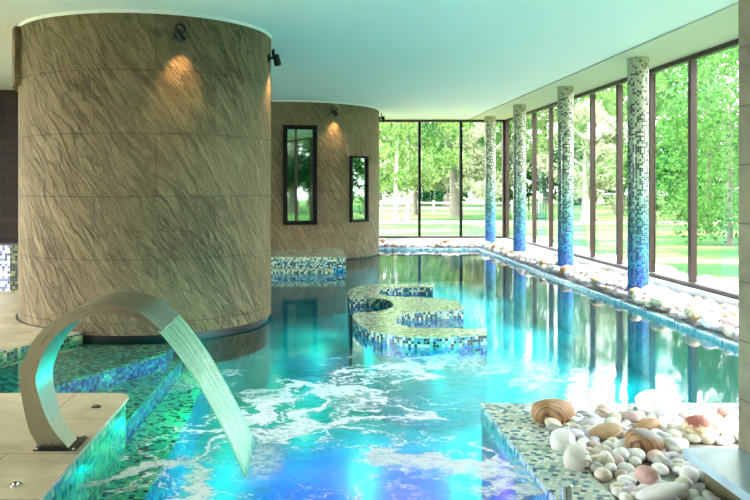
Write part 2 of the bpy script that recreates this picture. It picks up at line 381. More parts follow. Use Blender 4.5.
MT = dict(
    white=plain('white painted plaster', (236,236,232), .8, var=.015, scale=2),
    soffit=plain('white soffit toned for shade', (204,200,176), .8, var=.02, scale=2),  # white paint tinted tan: the soffit's dimness is put into the colour
    slate=slate('split slate cladding'), plinth=plain('black stone plinth', (26,24,26), .35),
    pier=paving('grey sandstone tile', (124,120,96), (84,82,66), .62, .29, (70,66,56), .6, .5),
    deck=paving('beige travertine paving', (204,188,156), (164,148,120), .95, .62),
    slab=paving('blue grey flagstone', (176,206,220), (130,160,178), 3, 3, rough=.3),
    edge=plain('slab edge stone', (120,112,84), .6),
    pool=pooltile(), water=water(), sheet=sheetwater(), glass=glassmat(), mirror=mirrorglass(), steel=steel(),
    chrome=steel('polished chrome', (.75,.78,.8,1), .14), column=column_mosaic(),
    mtop=mosaic('pale island mosaic', [(4,(196,204,170)),(3,(150,170,140)),(2,(118,150,132)),(1,(84,120,110)),(2,(214,214,196))], .03, (150,155,135)),
    mside=mosaic('black teal and cream mosaic', [(4,(196,214,190)),(2,(90,160,160)),(3,(18,40,44)),(2,(30,90,110)),(1,(60,130,190))], .029, (130,150,145)),
    mlight=mosaic('cream and teal mosaic', [(4,(200,216,180)),(2,(120,180,160)),(2,(20,60,60)),(1,(40,110,150))], .03, (150,165,145)),
    mblue=mosaic('blue mosaic', [(3,(20,90,190)),(3,(30,140,200)),(2,(70,190,210)),(2,(12,50,130)),(1,(90,200,170))], .029, (40,110,150)),
    mstep=mosaic('green and teal mosaic', [(3,(30,150,130)),(3,(80,190,140)),(2,(8,50,56)),(2,(16,100,140)),(1,(150,210,150))], .036, (40,110,110)),
    mstepb=mosaic('bright green and black mosaic', [(4,(70,200,160)),(3,(120,215,160)),(2,(8,40,40)),(1,(16,100,140)),(1,(190,225,150))], .034, (60,140,130)),
    mgreen=mosaic('green and dark teal mosaic', [(3,(150,200,120)),(3,(80,160,120)),(2,(14,60,60)),(2,(24,110,140)),(1,(200,220,160))], .04, (150,180,130)),
    mcop=mosaic('pale aqua coping mosaic', [(5,(222,230,216)),(3,(180,208,202)),(2,(84,130,164)),(1,(40,76,124)),(3,(232,232,218))], .030, (126,146,150), bond=.5),
    mcopb=mosaic('light blue coping mosaic', [(3,(180,215,228)),(3,(140,196,222)),(1,(70,140,200)),(3,(214,228,228))], .032, (130,160,170)),
    mdark=mosaic('olive and black mosaic', [(4,(20,30,22)),(3,(110,120,80)),(2,(150,150,110)),(2,(50,70,50))], .035, (90,90,70)),
    mwhite=mosaic('white and blue mosaic', [(5,(225,225,235)),(2,(120,130,190)),(1,(60,70,120))], .035, (190,190,200)),
    frame=plain('dark bronze frame', (66,49,42), .4, .3), fdark=plain('black window frame', (12,8,7), .6, spec=.15),
    black=plain('black lamp metal', (14,16,20), .35, .4), sill=plain('pale stone sill', (215,226,228), .4),
    darkwall=bands_wall(), bed=plain('gravel bed', (196,190,184), .9, var=.3, scale=30),
    lawn=lawnmat(), bark=plain('grey bark', (120,112,96), .9, var=.25, scale=5), bark_pale=plain('pale bark', (170,172,156), .8, var=.15, scale=5),
    path=plain('pale gravel path', (160,150,124), .9), fence=plain('white painted timber', (200,206,196), .6),
)
# ------------------------------------------------------------------ room shell
HC = 3.214        # window head and soffit height over the water
XW = 4.95; YB = 20.16
XE = 3.94         # right pool edge
def struct(name, geo, m, parent=None, smooth=False, loc=None):
    o = geo.build(name, m, parent, smooth, loc)
    if parent is None: o['kind'] = 'structure'
    return o
struct('ceiling', Geo().box(-8.2, 3.986, -3.2, YB+.15, HC+.02, HC+.3), MT['white'])
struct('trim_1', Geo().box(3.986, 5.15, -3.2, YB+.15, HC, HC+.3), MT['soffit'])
struct('wall_left', Geo().box(-8.2, -8.0, -3.2, .4, -.8, HC+.02).box(-8.2, -8.0, 11.6, 14.3, -.8, HC+.02).box(-8.2, -8.0, .4, 11.6, -.8, .1), MT['white'])
struct('wall_rear', Geo().box(-8.0, 5.15, -3.2, -3.0, -.8, HC), MT['darkwall'])
w = empty('window_5', (-8.1, 5, 0), kind='structure')
g = Geo(); g.box(-8.15, -8.05, .4, 11.6, .1, .16); g.box(-8.15, -8.05, .4, 11.6, HC-.06, HC); g.build('window_frame', MT['frame'], w)
for y in (.43, 3.2, 6.0, 8.8, 11.57): Geo().box(-8.15, -8.05, y-.03, y+.03, .16, HC-.06).build('mullion', MT['frame'], w)
for y in (.43, 3.2, 6.0, 8.8): Geo().box(-8.11, -8.10, y+.03, y+2.74, .15, HC-.05).build('glass_pane', MT['glass'], w)
struct('wall_back_left', Geo().box(-8.0, -3.3, 14.1, 14.3, -.8, HC+.02), MT['darkwall'])
struct('wall_side', Geo().box(-3.3, -3.1, 14.1, YB+.15, -.8, HC+.02), MT['darkwall'])
struct('wall_back', Geo().box(-3.1, .56, YB, YB+.15, -.8, HC+.02), MT['white'])
# right glazed wall
w = empty('window_1', (XW, 11, 0), kind='structure')
g = Geo(); fz0, fz1 = .20, HC
g.box(XW-.035, XW+.045, -3.0, YB, fz0, fz0+.05); g.box(XW-.035, XW+.045, -3.0, YB, fz1-.06, fz1); g.build('window_frame', MT['frame'], w)
ys = [10.29+1.22*k for k in range(-10, 9)]
for i, y in enumerate(ys):
    hw = .042 if (i % 2 == 0) else .03
    Geo().box(XW-.035, XW+.045, y-hw, y+hw, fz0+.06, fz1-.07).build('mullion', MT['frame'], w)
for y0, y1 in zip(ys, ys[1:]): Geo().box(XW+.015, XW+.03, y0+.03, y1-.03, fz0+.05, fz1-.06).build('glass_pane', MT['glass'], w)
# back glazed wall
w = empty('window_2', (2.7, YB, 0), kind='structure')
g = Geo(); g.box(.5, XW, YB-.05, YB+.09, fz0, fz0+.05); g.box(.5, XW, YB-.05, YB+.09, fz1-.06, fz1); g.build('window_frame', MT['frame'], w)
xs = [.62, 1.68, 2.74, 3.80, XW-.02]
for i, x in enumerate(xs):
    hw = .03 if i < 4 else .07
    Geo().box(x-hw, x+hw, YB-.05, YB+.09, fz0+.05, fz1-.06).build('mullion', MT['frame'] if i == 4 else MT['fdark'], w)
for x0, x1 in zip(xs, xs[1:]): Geo().box(x0+.02, x1-.02, YB+.015, YB+.03, fz0+.04, fz1-.05).build('glass_pane', MT['glass'], w)
# sills under the glazing
struct('trim_2', Geo().box(4.83, 5.10, -3.0, YB+.12, -.8, .2), MT['sill'])
struct('trim_3', Geo().box(-3.1, 4.83, YB-.10, YB+.12, -.8, .2), MT['sill'])

# pool: lining, decks, coping
struct('pool_floor', Geo().box(-4.6, 4.1, 2.0, 19.3, -.95, -.75), MT['pool'])
wt = Geo(); wt.face([(-4.5,2.1,0),(3.96,2.1,0),(3.96,18.92,0),(-4.5,18.92,0)])
wo = wt.build('water', MT['water']); tag(wo, 'clear turquoise pool water with white foam near the spout', 'water', kind='stuff')
def rcorner(cx, cy, r, a0, a1, n=8): return [(cx+r*math.cos(R(a0+(a1-a0)*i/n)), cy+r*math.sin(R(a0+(a1-a0)*i/n))) for i in range(n+1)]
near = [(-8,-3),(4.83,-3),(4.83,2.2),(-1.24,2.2)] + rcorner(-1.36, 5.33, .12, 0, 90) + [(-8,5.45)]
near_in = [(-8,-3),(4.83,-3),(4.83,2.19),(-1.255,2.19)] + rcorner(-1.375, 5.315, .12, 0, 90) + [(-8,5.435)]
d = struct('floor', Geo().prism(near, .062, .08), MT['deck'])
Geo().prism(near_in, -.75, .062).build('mosaic_riser', MT['mgreen'], d)
far = [(-2.22,7.84),(-2.72,6.88),(-3.44,5.45),(-8,5.45),(-8,14.1),(-2.9,14.1),(-2.9,9.9),(-2.3,9.2)]
far_in = [(-2.235,7.86),(-2.735,6.89),(-3.44,5.45),(-8,5.45),(-8,14.1),(-2.92,14.1),(-2.92,9.9),(-2.3,9.2)]
d = struct('floor_far', Geo().prism(far, .062, .08), MT['deck'])
Geo().prism(far_in, -.75, .062).build('mosaic_riser', MT['mgreen'], d)
# steps down into the bay
st = empty('pool_steps', (-1.6, 6.6, -.75), 'submerged mosaic steps in the bay between the two stone decks', 'steps')
g1 = [(-1.36,7.75),(-1.36,7.38),(-2.95,4.55),(-4.2,4.55),(-3.6,5.45),(-2.72,6.88),(-2.2,7.84)]
for gg, zt in ((g1, -.05),):
    so_ = Geo().prism(gg, zt-.02, zt).build('step', MT['mstep'], st); Geo().prism(gg, -.75, zt-.02).build('step_riser', MT['mblue'], so_)
g2 = [(-1.28,7.8),(-1.34,5.9),(-1.38,2.3),(-3.9,2.3),(-3.9,5.3),(-2.9,4.56),(-1.37,7.36),(-1.37,7.8)]
so_ = Geo().prism(g2, -.22, -.20).build('step', MT['mstepb'], st); Geo().prism(g2, -.75, -.22).build('step_riser', MT['mblue'], so_)
g3 = [(-1.02,7.9),(-.98,5.5),(-1.02,2.3),(-1.37,2.3),(-1.33,5.9),(-1.27,7.9)]
so_ = Geo().prism(g3, -.36, -.34).build('step', MT['mstepb'], st); Geo().prism(g3, -.75, -.36).build('step_riser', MT['mblue'], so_)
# right and back coping
cp = [(XE,5.34),(XE+.14,5.34),(XE+.14,19.04),(-3.0,19.04),(-3.0,18.9),(XE,18.9)]
cpo = struct('trim_4', Geo().prism(cp, -.07, .03), MT['mcopb'])
Geo().prism([(XE+.005,5.34),(XE+.14,5.34),(XE+.14,19.04),(-3.0,19.04),(-3.0,18.905),(XE+.005,18.905)], -.75, -.07).build('pool_wall', MT['pool'], cpo)
bedr = [(XE+.14,5.34),(4.83,5.34),(4.83,YB-.10),(-3.0,YB-.10),(-3.0,19.04),(XE+.14,19.04)]
struct('gravel_bed', Geo().prism(bedr, -.75, .02), MT['bed'])
# spa ledge with the near pebble bed
led = [(1.14,2.2),(1.42,2.2),(1.42,5.08),(XE+.14,5.08),(XE+.14,5.34),(1.14,5.34)]
lo = struct('trim_5', Geo().prism(led, -.10, .04), MT['mcop'])
Geo().prism([(1.145,2.2),(1.42,2.2),(1.42,5.08),(XE+.14,5.08),(XE+.14,5.335),(1.145,5.335)], -.75, -.10).build('pool_wall', MT['pool'], lo)
struct('pebble_bed', Geo().prism([(1.42,2.2),(4.83,2.2),(4.83,5.34),(XE+.14,5.34),(XE+.14,5.08),(1.42,5.08)], -.75, .02), MT['bed'])
# slab and pier
sl = empty('stone_slab', (2.6, 3.0, 0), 'blue grey stone slab at the foot of the tiled pier', 'slab')
Geo().box(1.85, 2.125, 2.25, 3.94, .155, .2).build('slab_top', MT['slab'], sl)
Geo().box(1.93, 2.12, 2.3, 3.88, .02, .155).build('slab_base', MT['edge'], sl)
struct('wall_pier', Geo().box(2.127, 3.0, 2.3, 3.94, .0, HC+.02), MT['pier'])

# ------------------------------------------------------------------ round slate towers
CB = (-1.888, 9.13); RB = 1.413
CF = (-.74, 18.0); RF = 2.26
def tower(name, c, r, label, zb):
    t = empty(name, (c[0], c[1], 0), kind='structure')
    Geo().lathe(c[0], c[1], [(r, zb), (r, HC+.02)], 128).build('slate_cladding', MT['slate'], t, True)
    return t
tb = tower('wall_round_large', CB, RB, '', .045)
Geo().lathe(CB[0], CB[1], [(RB-.035,-.30),(RB-.035,.045)], 96).build('plinth', MT['plinth'], tb, True)
Geo().lathe(CB[0], CB[1], [(RB-.035,-.75),(RB-.035,-.30)], 96).build('foot', MT['pool'], tb, True)
Geo().lathe(CB[0], CB[1], [(RB+.014,HC-.012),(RB+.014,HC+.02)], 96).build('ceiling_trim', MT['white'], tb, True)
# thicker band of cladding high on the left
g = Geo(); a0, a1 = R(150), R(212); n = 24; zb_, zt_ = 2.585, HC-.012
g.lathe(CB[0], CB[1], [(RB-.01,zb_),(RB+.062,zb_),(RB+.062,zt_),(RB-.01,zt_)], n, a0, a1, caps=False, rref=RB)
for a in (a0, a1):
    g.face([(CB[0]+rr*math.cos(a), CB[1]+rr*math.sin(a), z) for rr, z in ((RB-.01,zb_),(RB+.062,zb_),(RB+.062,zt_),(RB-.01,zt_))])
g.build('raised_band', MT['slate'], tb, True)
g = Geo().lathe(CB[0], CB[1], [(RB+.03,.08),(RB+.03,.084)], 40, R(170), R(262)); g.build('floor_ring', MT['plinth'], tb, True)
tf = tower('wall_round_small', CF, RF, '', .03)
Geo().lathe(CF[0], CF[1], [(RF-.035,-.22),(RF-.035,.03)], 96).build('plinth', MT['plinth'], tf, True)
Geo().lathe(CF[0], CF[1], [(RF-.035,-.75),(RF-.035,-.22)], 96).build('foot', MT['pool'], tf, True)
Geo().lathe(CF[0], CF[1], [(RF+.014,HC-.012),(RF+.014,HC+.02)], 96).build('ceiling_trim', MT['white'], tf, True)

def local_box_window(name, c, r, ang, w, z0, z1, fw, bar, label, inset):
    # ang: direction of the outward normal; frame set into the round wall
    t = empty(name, (c[0]+r*math.cos(ang), c[1]+r*math.sin(ang), z0), kind='structure')
    ux, uy = -math.sin(ang), math.cos(ang); nx, ny = math.cos(ang), math.sin(ang); ox, oy = t.location.x, t.location.y
    def bx(g, a0, a1, d0, d1, zz0, zz1):
        P = lambda a, d, z: (ox+ux*a+nx*d, oy+uy*a+ny*d, z)
        q = [(a0,d0),(a1,d0),(a1,d1),(a0,d1)]
        poly = [(ox+ux*a+nx*d, oy+uy*a+ny*d) for a, d in q]; g.prism(poly, zz0, zz1)
    g = Geo(); h = w/2; out = .035; back = -.02
    bx(g,-h,h,back,out,z0,z0+fw); bx(g,-h,h,back,out,z1-fw,z1); bx(g,-h,-h+fw,back,out,z0+fw,z1-fw); bx(g,h-fw,h,back,out,z0+fw,z1-fw)
    g.build('window_frame', MT['fdark'], t)
    g = Geo(); bx(g,-h+fw*.5,h-fw*.5,back,.012-inset*0,z0+fw*.5,z1-fw*.5); g.build('glass_pane', MT['mirror'], t)
    if bar is not None:
        g = Geo(); bx(g,bar-.016,bar+.016,.0,.03,z0+fw,z1-fw); g.build('glazing_bar', MT['frame'], t)
    return t
def hit(c, r, x):
    s = (x-VX)/F   # ray X = s*Y
    A = 1+s*s; B = -2*(c[0]*s+c[1]); Cc = c[0]**2+c[1]**2-r*r
    Y = (-B-math.sqrt(max(0,B*B-4*A*Cc)))/(2*A); return s*Y, Y
X, Y = hit(CF, RF, 300)
local_box_window('window_3', CF, RF, math.atan2(Y-CF[1], X-CF[0]), .69, .745, 2.735, .085, -.09, '', 0)
X, Y = hit(CF, RF, 359)
local_box_window('window_4', CF, RF, math.atan2(Y-CF[1], X-CF[0]), .60, .77, 2.15, .05, None, '', 0)

# wall spotlights
def spotlight(c, r, x, y, label, side=False):
    if side: ang = R(-8) if c is CB else R(-6); X = c[0]+r*math.cos(ang); Y = c[1]+r*math.sin(ang)
    else: X, Y = hit(c, r, x); ang = math.atan2(Y-c[1], X-c[0])
    z = CZ+(VY-y)*Y/F
    nx, ny = math.cos(ang), math.sin(ang); ux, uy = -ny, nx
    t = empty('wall_spotlight', (X, Y, z), label, 'spotlight', 'spotlights on the round slate walls')
    P = lambda a, d, h: (X+ux*a+nx*d, Y+uy*a+ny*d, z+h)
    Geo().tube([P(0,-.01,0), P(0,.022,0)], .042, 20).build('mounting_plate', MT['black'], t, True)
    pts = [P(.012+.045*math.sin(k/16*2*PI), .05, .055-.045*math.cos(k/16*2*PI)) for k in range(17)]
    Geo().tube(pts, .010, 8).build('cable_loop', MT['black'], t, True)
    Geo().tube([P(0,.01,0), P(0,.06,0)], .014, 10).build('arm', MT['black'], t, True)
    b = Geo().tube([P(-.03,.085,.035), P(-.025,.087,.02), P(.03,.10,-.075)], [.026,.036,.04], 18).build('lamp_body', MT['black'], t, True)
    ld = bpy.data.lights.new('spot_beam', 'SPOT'); ld.energy = 9; ld.color = (1,.6,.28); ld.spot_size = R(84); ld.spot_blend = 1; ld.shadow_soft_size = .02
    lo = bpy.data.objects.new('spot_beam', ld); COL.objects.link(lo); lo.location = P(.03,.125,-.10)
    lo.rotation_euler = Vector((-nx*.2, -ny*.2, -1)).to_track_quat('-Z', 'Y').to_euler()
spotlight(CB, RB, 178, 35, 'black wall spotlight high on the front of the large slate tower')
spotlight(CB, RB, 275, 58, 'black wall spotlight on the right edge of the large slate tower', True)
spotlight(CF, RF, 333, 112, 'small black spotlight above the windows of the far slate tower')
spotlight(CF, RF, 377, 118, 'small black spotlight on the right edge of the far slate tower', True)

# mosaic steps by the far tower
def arc(c, r, x0, x1, n=16):
    return [(x0+(x1-x0)*i/n, c[1]-math.sqrt(max(0, r*r-(x0+(x1-x0)*i/n-c[0])**2))) for i in range(n+1)]
s2 = empty('mosaic_steps', (-.5, 14.5, -.75), 'two dark mosaic steps at the foot of the far slate tower', 'steps')
pa = [(-2.9,14.0),(.60,14.0)] + arc(CF, RF+.004, .60, -2.9); pb = [(-2.9,13.75),(.38,13.75),(.38,13.995),(-2.9,13.995)]
for pp, zt in ((pa, .26), (pb, .07)):
    so_ = Geo().prism(pp, zt-.02, zt).build('step', MT['mtop'], s2)
    Geo().prism(pp, zt-.09, zt-.02).build('step_nosing', MT['mlight'], so_)
    if zt > .2: Geo().prism(pp, .06, zt-.09).build('step_band', MT['mside'], so_)
    Geo().prism(pp, -.14, min(.06, zt-.09)).build('step_riser', MT['mblue'], so_)
    Geo().prism(pp, -.75, -.14).build('step_foot', MT['pool'], so_)
# low mosaic wall at the far left
lw = empty('low_mosaic_wall', (-4.5, 11.2, .08), 'low mosaic tiled wall at the far left behind the large tower', 'low wall')
Geo().box(-4.13, -3.0, 10.8, 11.15, .08, .70).build('dark_section', MT['mdark'], lw)
Geo().box(-6.5, -4.13, 10.8, 11.15, .08, .70).build('white_section', MT['mwhite'], lw)

# ------------------------------------------------------------------ columns
for i, (x, lab) in enumerate(((638,'nearest and widest mosaic column, cream above and blue at the foot'),(565.5,'mosaic column second from the camera along the right glazing'),
                (519.5,'mosaic column third from the camera along the right glazing'),(490,'farthest mosaic column standing beside the back corner of the glazing'))):
    Y = F*4.34/(x-VX)
    o = Geo().lathe(4.34, Y, [(.134,.0),(.134,HC)], 40).build('mosaic_column', MT['column'], None, True, (4.34, Y, 0))
    tag(o, lab, 'column', 'mosaic columns along the glazing')

# ------------------------------------------------------------------ island
isl = [(433,283.5),(433,287),(402,287),(383,289),(377,291.7),(385,295.5),(409,297),(435,298),(457,301),(461,304.4),(461,309),(426,311),(407,313),(395,319),
       (402,325),(426,328),(464,328.2),(487,328.3),(487,334),(450,336.6),(426,337),(402,335.6),(378,331.5),(361,325),(352.5,316.4),(355,312.8),(373,311.6),(387.6,309),(393.6,305),(387.6,300),(373,298),
       (349.5,298.4),(347.5,292.4),(353,288),(366,285),(390,283.5)]
IP = [px(x, y, .1) for x, y in isl]; sharp = {0,1,17,18,31,25}
def catmull(P, sharp, n=5):
    out = []; k = len(P)
    for i in range(k):
        p1, p2 = P[i], P[(i+1)%k]
        p0 = P[i-1] if i not in sharp else (2*p1[0]-p2[0], 2*p1[1]-p2[1])
        p3 = P[(i+2)%k] if (i+1)%k not in sharp else (2*p2[0]-p1[0], 2*p2[1]-p1[1])
        for j in range(n):
            t = j/n
            out.append(tuple(.5*((2*p1[q])+(-p0[q]+p2[q])*t+(2*p0[q]-5*p1[q]+4*p2[q]-p3[q])*t*t+(-p0[q]+3*p1[q]-3*p2[q]+p3[q])*t**3) for q in (0,1)))
    return out
IO = catmull(IP, sharp)
ie = empty('curved_bench_island', (1.1, 9.4, -.75), 'curved mosaic bench island with scooped seats rising from the pool', 'pool bench')
Geo().prism(IO, .085, .1).build('bench_top', MT['mtop'], ie)
Geo().prism(IO, .0, .085, top=False).build('bench_side', MT['mside'], ie)
Geo().prism(IO, -.13, .0, top=False).build('bench_band', MT['mblue'], ie)
Geo().prism(IO, -.75, -.13, top=False).build('bench_foot', MT['pool'], ie)

# ------------------------------------------------------------------ water spout (curved steel band)
def cm(P, n=8):
    out = []
    for i in range(len(P)-1):
        p1, p2 = P[i], P[i+1]; p0 = P[i-1] if i else tuple(2*a-b for a, b in zip(p1, p2)); p3 = P[i+2] if i+2 < len(P) else tuple(2*b-a for a, b in zip(p1, p2))
        for j in range(n):
            t = j/n
            out.append(tuple(.5*(2*b+(-a+c)*t+(2*a-5*b+4*c-d)*t*t+(-a+3*b-3*c+d)*t**3) for a, b, c, d in zip(p0, p1, p2, p3)))
    out.append(P[-1]); return out
YC = 4.36
outer = [(39,449,.08),(27.5,425,.11),(20.5,389,.16),(21.5,367,.22),(33,341,.28),(53,321,.34),(79,308.5,.40),(105,304.5,.45),(136,311,.51),(162,331,.56)]
inner = [(69,449,.08),(50,425,.11),(37,389,.16),(38,367,.22),(47.5,346,.28),(63,329,.34),(83,318.5,.40),(105,314,.45),(134,318,.51),(161.5,333,.56)]
def wp(p):
    Yn = YC-p[2]; k = Yn/F; return ((p[0]-VX)*k, CZ-(p[1]-VY)*k, p[2])
halfw = [.08,.10,.13,.16,.19,.215,.235,.25,.265,.275]
outer = [(a,b,h) for (a,b,_),h in zip(outer, halfw)]; inner = [(a,b,h) for (a,b,_),h in zip(inner, halfw)]
O_ = cm([wp(p) for p in outer]); I_ = cm([wp(p) for p in inner])
O_[0] = (O_[0][0], .08, O_[0][2]); I_[0] = (I_[0][0], .08, I_[0][2])
sp = empty('water_spout', (-1.4, YC, .08), 'curved brushed stainless steel waterfall spout arching over the pool edge', 'water spout')
g = Geo(); d = 0
for i in range(len(O_)-1):
    a, b = O_[i], O_[i+1]; c, e = I_[i], I_[i+1]; l = math.hypot(b[0]-a[0], b[1]-a[1])
    oa = lambda p, s: (p[0], YC+s*p[2], p[1])
    uv4 = [(-.5,d),(.5,d),(.5,d+l),(-.5,d+l)]
    g.face([oa(a,-1),oa(b,-1),oa(b,1),oa(a,1)], [(0,d),(0,d+l),(1,d+l),(1,d)])
    g.face([oa(c,1),oa(e,1),oa(e,-1),oa(c,-1)], [(1,d),(1,d+l),(0,d+l),(0,d)])
    g.face([oa(a,-1),oa(c,-1),oa(e,-1),oa(b,-1)], [(0,d),(.1,d),(.1,d+l),(0,d+l)])
    g.face([oa(a,1),oa(b,1),oa(e,1),oa(c,1)], [(0,d),(0,d+l),(.1,d+l),(.1,d)])
    d += l
for a, c in ((O_[0], I_[0]), (O_[-1], I_[-1])):
    g.face([(a[0],YC-a[2],a[1]),(a[0],YC+a[2],a[1]),(c[0],YC+c[2],c[1]),(c[0],YC-c[2],c[1])])
g.build('steel_band', MT['steel'], sp, True)
Geo().box(-1.50,-1.27,YC-.115,YC+.115,.08,.086).build('base_plate', MT['plinth'], sp)
for bx_, by_ in ((-1.485,-.10),(-1.285,-.10),(-1.485,.10),(-1.285,.10)):
    Geo().tube([(bx_,YC+by_,.086),(bx_,YC+by_,.094)], .009, 8).build('bolt', MT['chrome'], sp)
# falling sheet
tx, tz = O_[-1][0], O_[-1][1]
prof = []
for k in range(25):
    t = k/24; x = tx-.012+(-.335-tx+.012)*(t**.62 if t > 0 else 0)
    prof.append((x, tz-.004-(tz-.004)*t*1.0))
# parabola: x grows with sqrt of the drop
prof = [(tx-.015+(-.335-tx+.015)*s, (tz+.004)-(tz+.004)*(.62*s+.38*s*s)) for s in [k/24 for k in range(25)]]
g = Geo(); d = 0
for i in range(24):
    (x0,z0),(x1,z1) = prof[i], prof[i+1]; l = math.hypot(x1-x0, z1-z0)
    w0 = .272+.02*i/24; w1 = .272+.02*(i+1)/24
    for q in range(12):
        s0, s1 = -1+q/6, -1+(q+1)/6
        g.face([(x0,YC+s0*w0,z0),(x1,YC+s0*w1,z1),(x1,YC+s1*w1,z1),(x0,YC+s1*w0,z0)], [(q/12,d),(q/12,d+l),((q+1)/12,d+l),((q+1)/12,d)])
    d += l
so = g.build('falling_water_sheet', MT['sheet'], None, True)
md = so.modifiers.new('thick', 'SOLIDIFY'); md.thickness = .008
tag(so, 'thin sheet of water falling from the steel spout into the pool', 'falling water')
# small deck fittings
def fitting(name, x, y, r, label, m, m2):
    X, Y = px(x, y, .08); t = empty(name, (X, Y, .08), label, 'floor fitting')
    Geo().lathe(X, Y, [(r,.08),(r,.086),(r*.8,.088)], 24).build('rim', m, t, True)
    Geo().lathe(X, Y, [(r*.62,.086),(r*.55,.094)], 20).build('centre_cap', m2, t, True)
fitting('floor_drain', 96, 407, .03, 'small round dark drain in the stone deck behind the steel spout', MT['plinth'], MT['edge'])
fitting('push_button', 16, 485, .028, 'round chrome push button set in the near stone deck at lower left', MT['chrome'], MT['chrome'])
X, Y = 1.145*1.0, 3.52
X = (566-VX)/F*Y
po = empty('steel_post', (X, Y, .04), 'short stainless steel post on the mosaic ledge at the bottom edge', 'post')
Geo().lathe(X, Y, [(.027,.04),(.027,.155),(.029,.157),(.029,.172),(.024,.176)], 28).build('post_tube', MT['chrome'], po, True)
Geo().lathe(X, Y, [(.045,.04),(.045,.046),(.03,.052)], 28).build('base_flange', MT['chrome'], po, True)

# ------------------------------------------------------------------ stones
import bmesh
def stone_bm(seed, sub=3, squash=(1,1,1), rough=.16):
    r = random.Random(seed); bm = bmesh.new(); bmesh.ops.create_icosphere(bm, subdivisions=sub, radius=1)
    dirs = [(Vector((r.gauss(0,1), r.gauss(0,1), r.gauss(0,1))).normalized(), r.uniform(.5, 1.8), r.uniform(-1, 1)) for _ in range(7)]
    for v in bm.verts:
        n = v.co.normalized(); k = 1+sum(a*math.sin(f*1.7*n.dot(d)+a*3) for d, f, a in dirs)*rough*.3
        if seed > 40:
            q = Vector([math.copysign(abs(c)**.62, c) for c in n]); q.normalize(); m_ = 1/max(.62, max(abs(c) for c in n)); k *= (1+.2*(m_-1)); n = n.lerp(q, .12).normalized()
        v.co = Vector((n.x*k*squash[0], n.y*k*squash[1], n.z*k*squash[2]))
    for f in bm.faces: f.smooth = True
    return bm
SM = dict(
    white=stone('white pebble', (240,236,238), (250,248,246), speck=.05),
    cobble=stone('toned down white cobble', (168,152,160), (198,186,192), speck=.3),  # white stone, colour darkened to offset strong sun on the strip
    lilac=stone('lilac grey pebble', (212,204,222), (236,230,240), speck=.2),
    cream=stone('cream pebble', (214,200,176), (236,226,206), speck=.2),
    pink=stone('pink pebble', (206,172,166), (230,204,196), speck=.2),
    grey=stone('grey pebble', (150,152,150), (186,188,184), speck=.25),
    tan=stone('tan pebble', (166,130,90), (196,160,116), speck=.2),
    brown=stone('brown banded sandstone', (168,116,58), (200,150,88), (92,56,34), 11),
    swirl=stone('brown and grey swirled sandstone', (176,122,64), (196,148,90), (84,50,44), 7, split=(2,.75,(150,142,132))),
    rust=stone('cream stone with rust red top', (224,208,168), (236,224,190), (200,150,110), 4, split=(2,.85,(158,74,48))),
    redstripe=stone('red and white striped stone', (206,140,124), (222,166,150), (244,228,218), 12),
    orange=stone('white stone with orange rim', (236,222,206), (240,228,214), (206,130,88), 5),
    pinkband=stone('pink banded stone', (224,176,170), (236,196,188), (200,130,130), 13),
    patch=stone('white stone with brown banded patch', (230,222,216), (240,236,228), split=(1,-.2,(232,226,220)), bands=(110,72,52), bw=5),
)
SHAPES = [((1.15,.85,.62),11),((1.0,.9,.7),31),((1.3,.8,.58),13),((1.05,1.0,.5),14),((.95,.9,.78),15),((1.4,.75,.6),16),((1.1,.85,.68),41),((1.0,.92,.72),47)]
_cache = {}
def stone_mesh(si, mk, sub=3):
    k = (si, mk, sub)
    if k not in _cache:
        bm = stone_bm(SHAPES[si][1], sub, SHAPES[si][0], .28 if si > 5 else .16); me = bpy.data.meshes.new('pebble'); bm.to_mesh(me); bm.free(); me.materials.append(SM[mk]); _cache[k] = me
    return _cache[k]
def put_stone(name, si, mk, loc, r, rot, label, cat, group, sub=3, scl=None):
    o = bpy.data.objects.new(name, stone_mesh(si, mk, sub)); COL.objects.link(o)
    o.location = loc; s = scl or (1,1,1); o.scale = (r*s[0], r*s[1], r*s[2]); o.rotation_euler = rot
    return tag(o, label, cat, group)

def settle(fixed, n, region, rlo, rhi, floor, zf=.62, iters=260, layers=1.0, seed=1):
    # relax flattened pebbles as spheres in a space stretched along z
    rg = np.random.default_rng(seed)
    P = []
    while len(P) < n:
        x = rg.uniform(region[0], region[1]); y = rg.uniform(region[2], region[3])
        if region[4](x, y): P.append((x, y, rg.uniform(0, .25*layers)))
    P = np.array(P); r = rlo+(rhi-rlo)*rg.power(.55, n)*1.0
    k = len(fixed)
    FP = np.array([(f[0], f[1], f[2]/zf) for f in fixed]).reshape(k, 3); FR = np.array([f[3] for f in fixed])
    A = np.vstack([FP, P]); rad = np.concatenate([FR, r])
    for it in range(iters):
        A[k:, 2] -= .012
        for _ in range(2):
            D = A[:, None]-A[None]; dist = np.sqrt((D**2).sum(2))+1e-9; mn = (rad[:, None]+rad[None])*.93
            ov = np.clip(mn-dist, 0, None); np.fill_diagonal(ov, 0)
            mv = (D/dist[..., None]*ov[..., None]*.32)
            mv[:, :k] *= 1.6
            A[k:] += mv[k:].sum(1)
        A[k:, 2] = np.maximum(A[k:, 2], floor/zf+rad[k:])
        A[k:, 0] = np.clip(A[k:, 0], region[0]+rad[k:]*.9, region[1]-rad[k:]*.5); A[k:, 1] = np.clip(A[k:, 1], region[2]+rad[k:]*.6, region[3]-rad[k:]*.9)
        if region[5]: region[5](A, rad, k)
    A[:, 2] *= zf
    return A[k:], rad[k:]

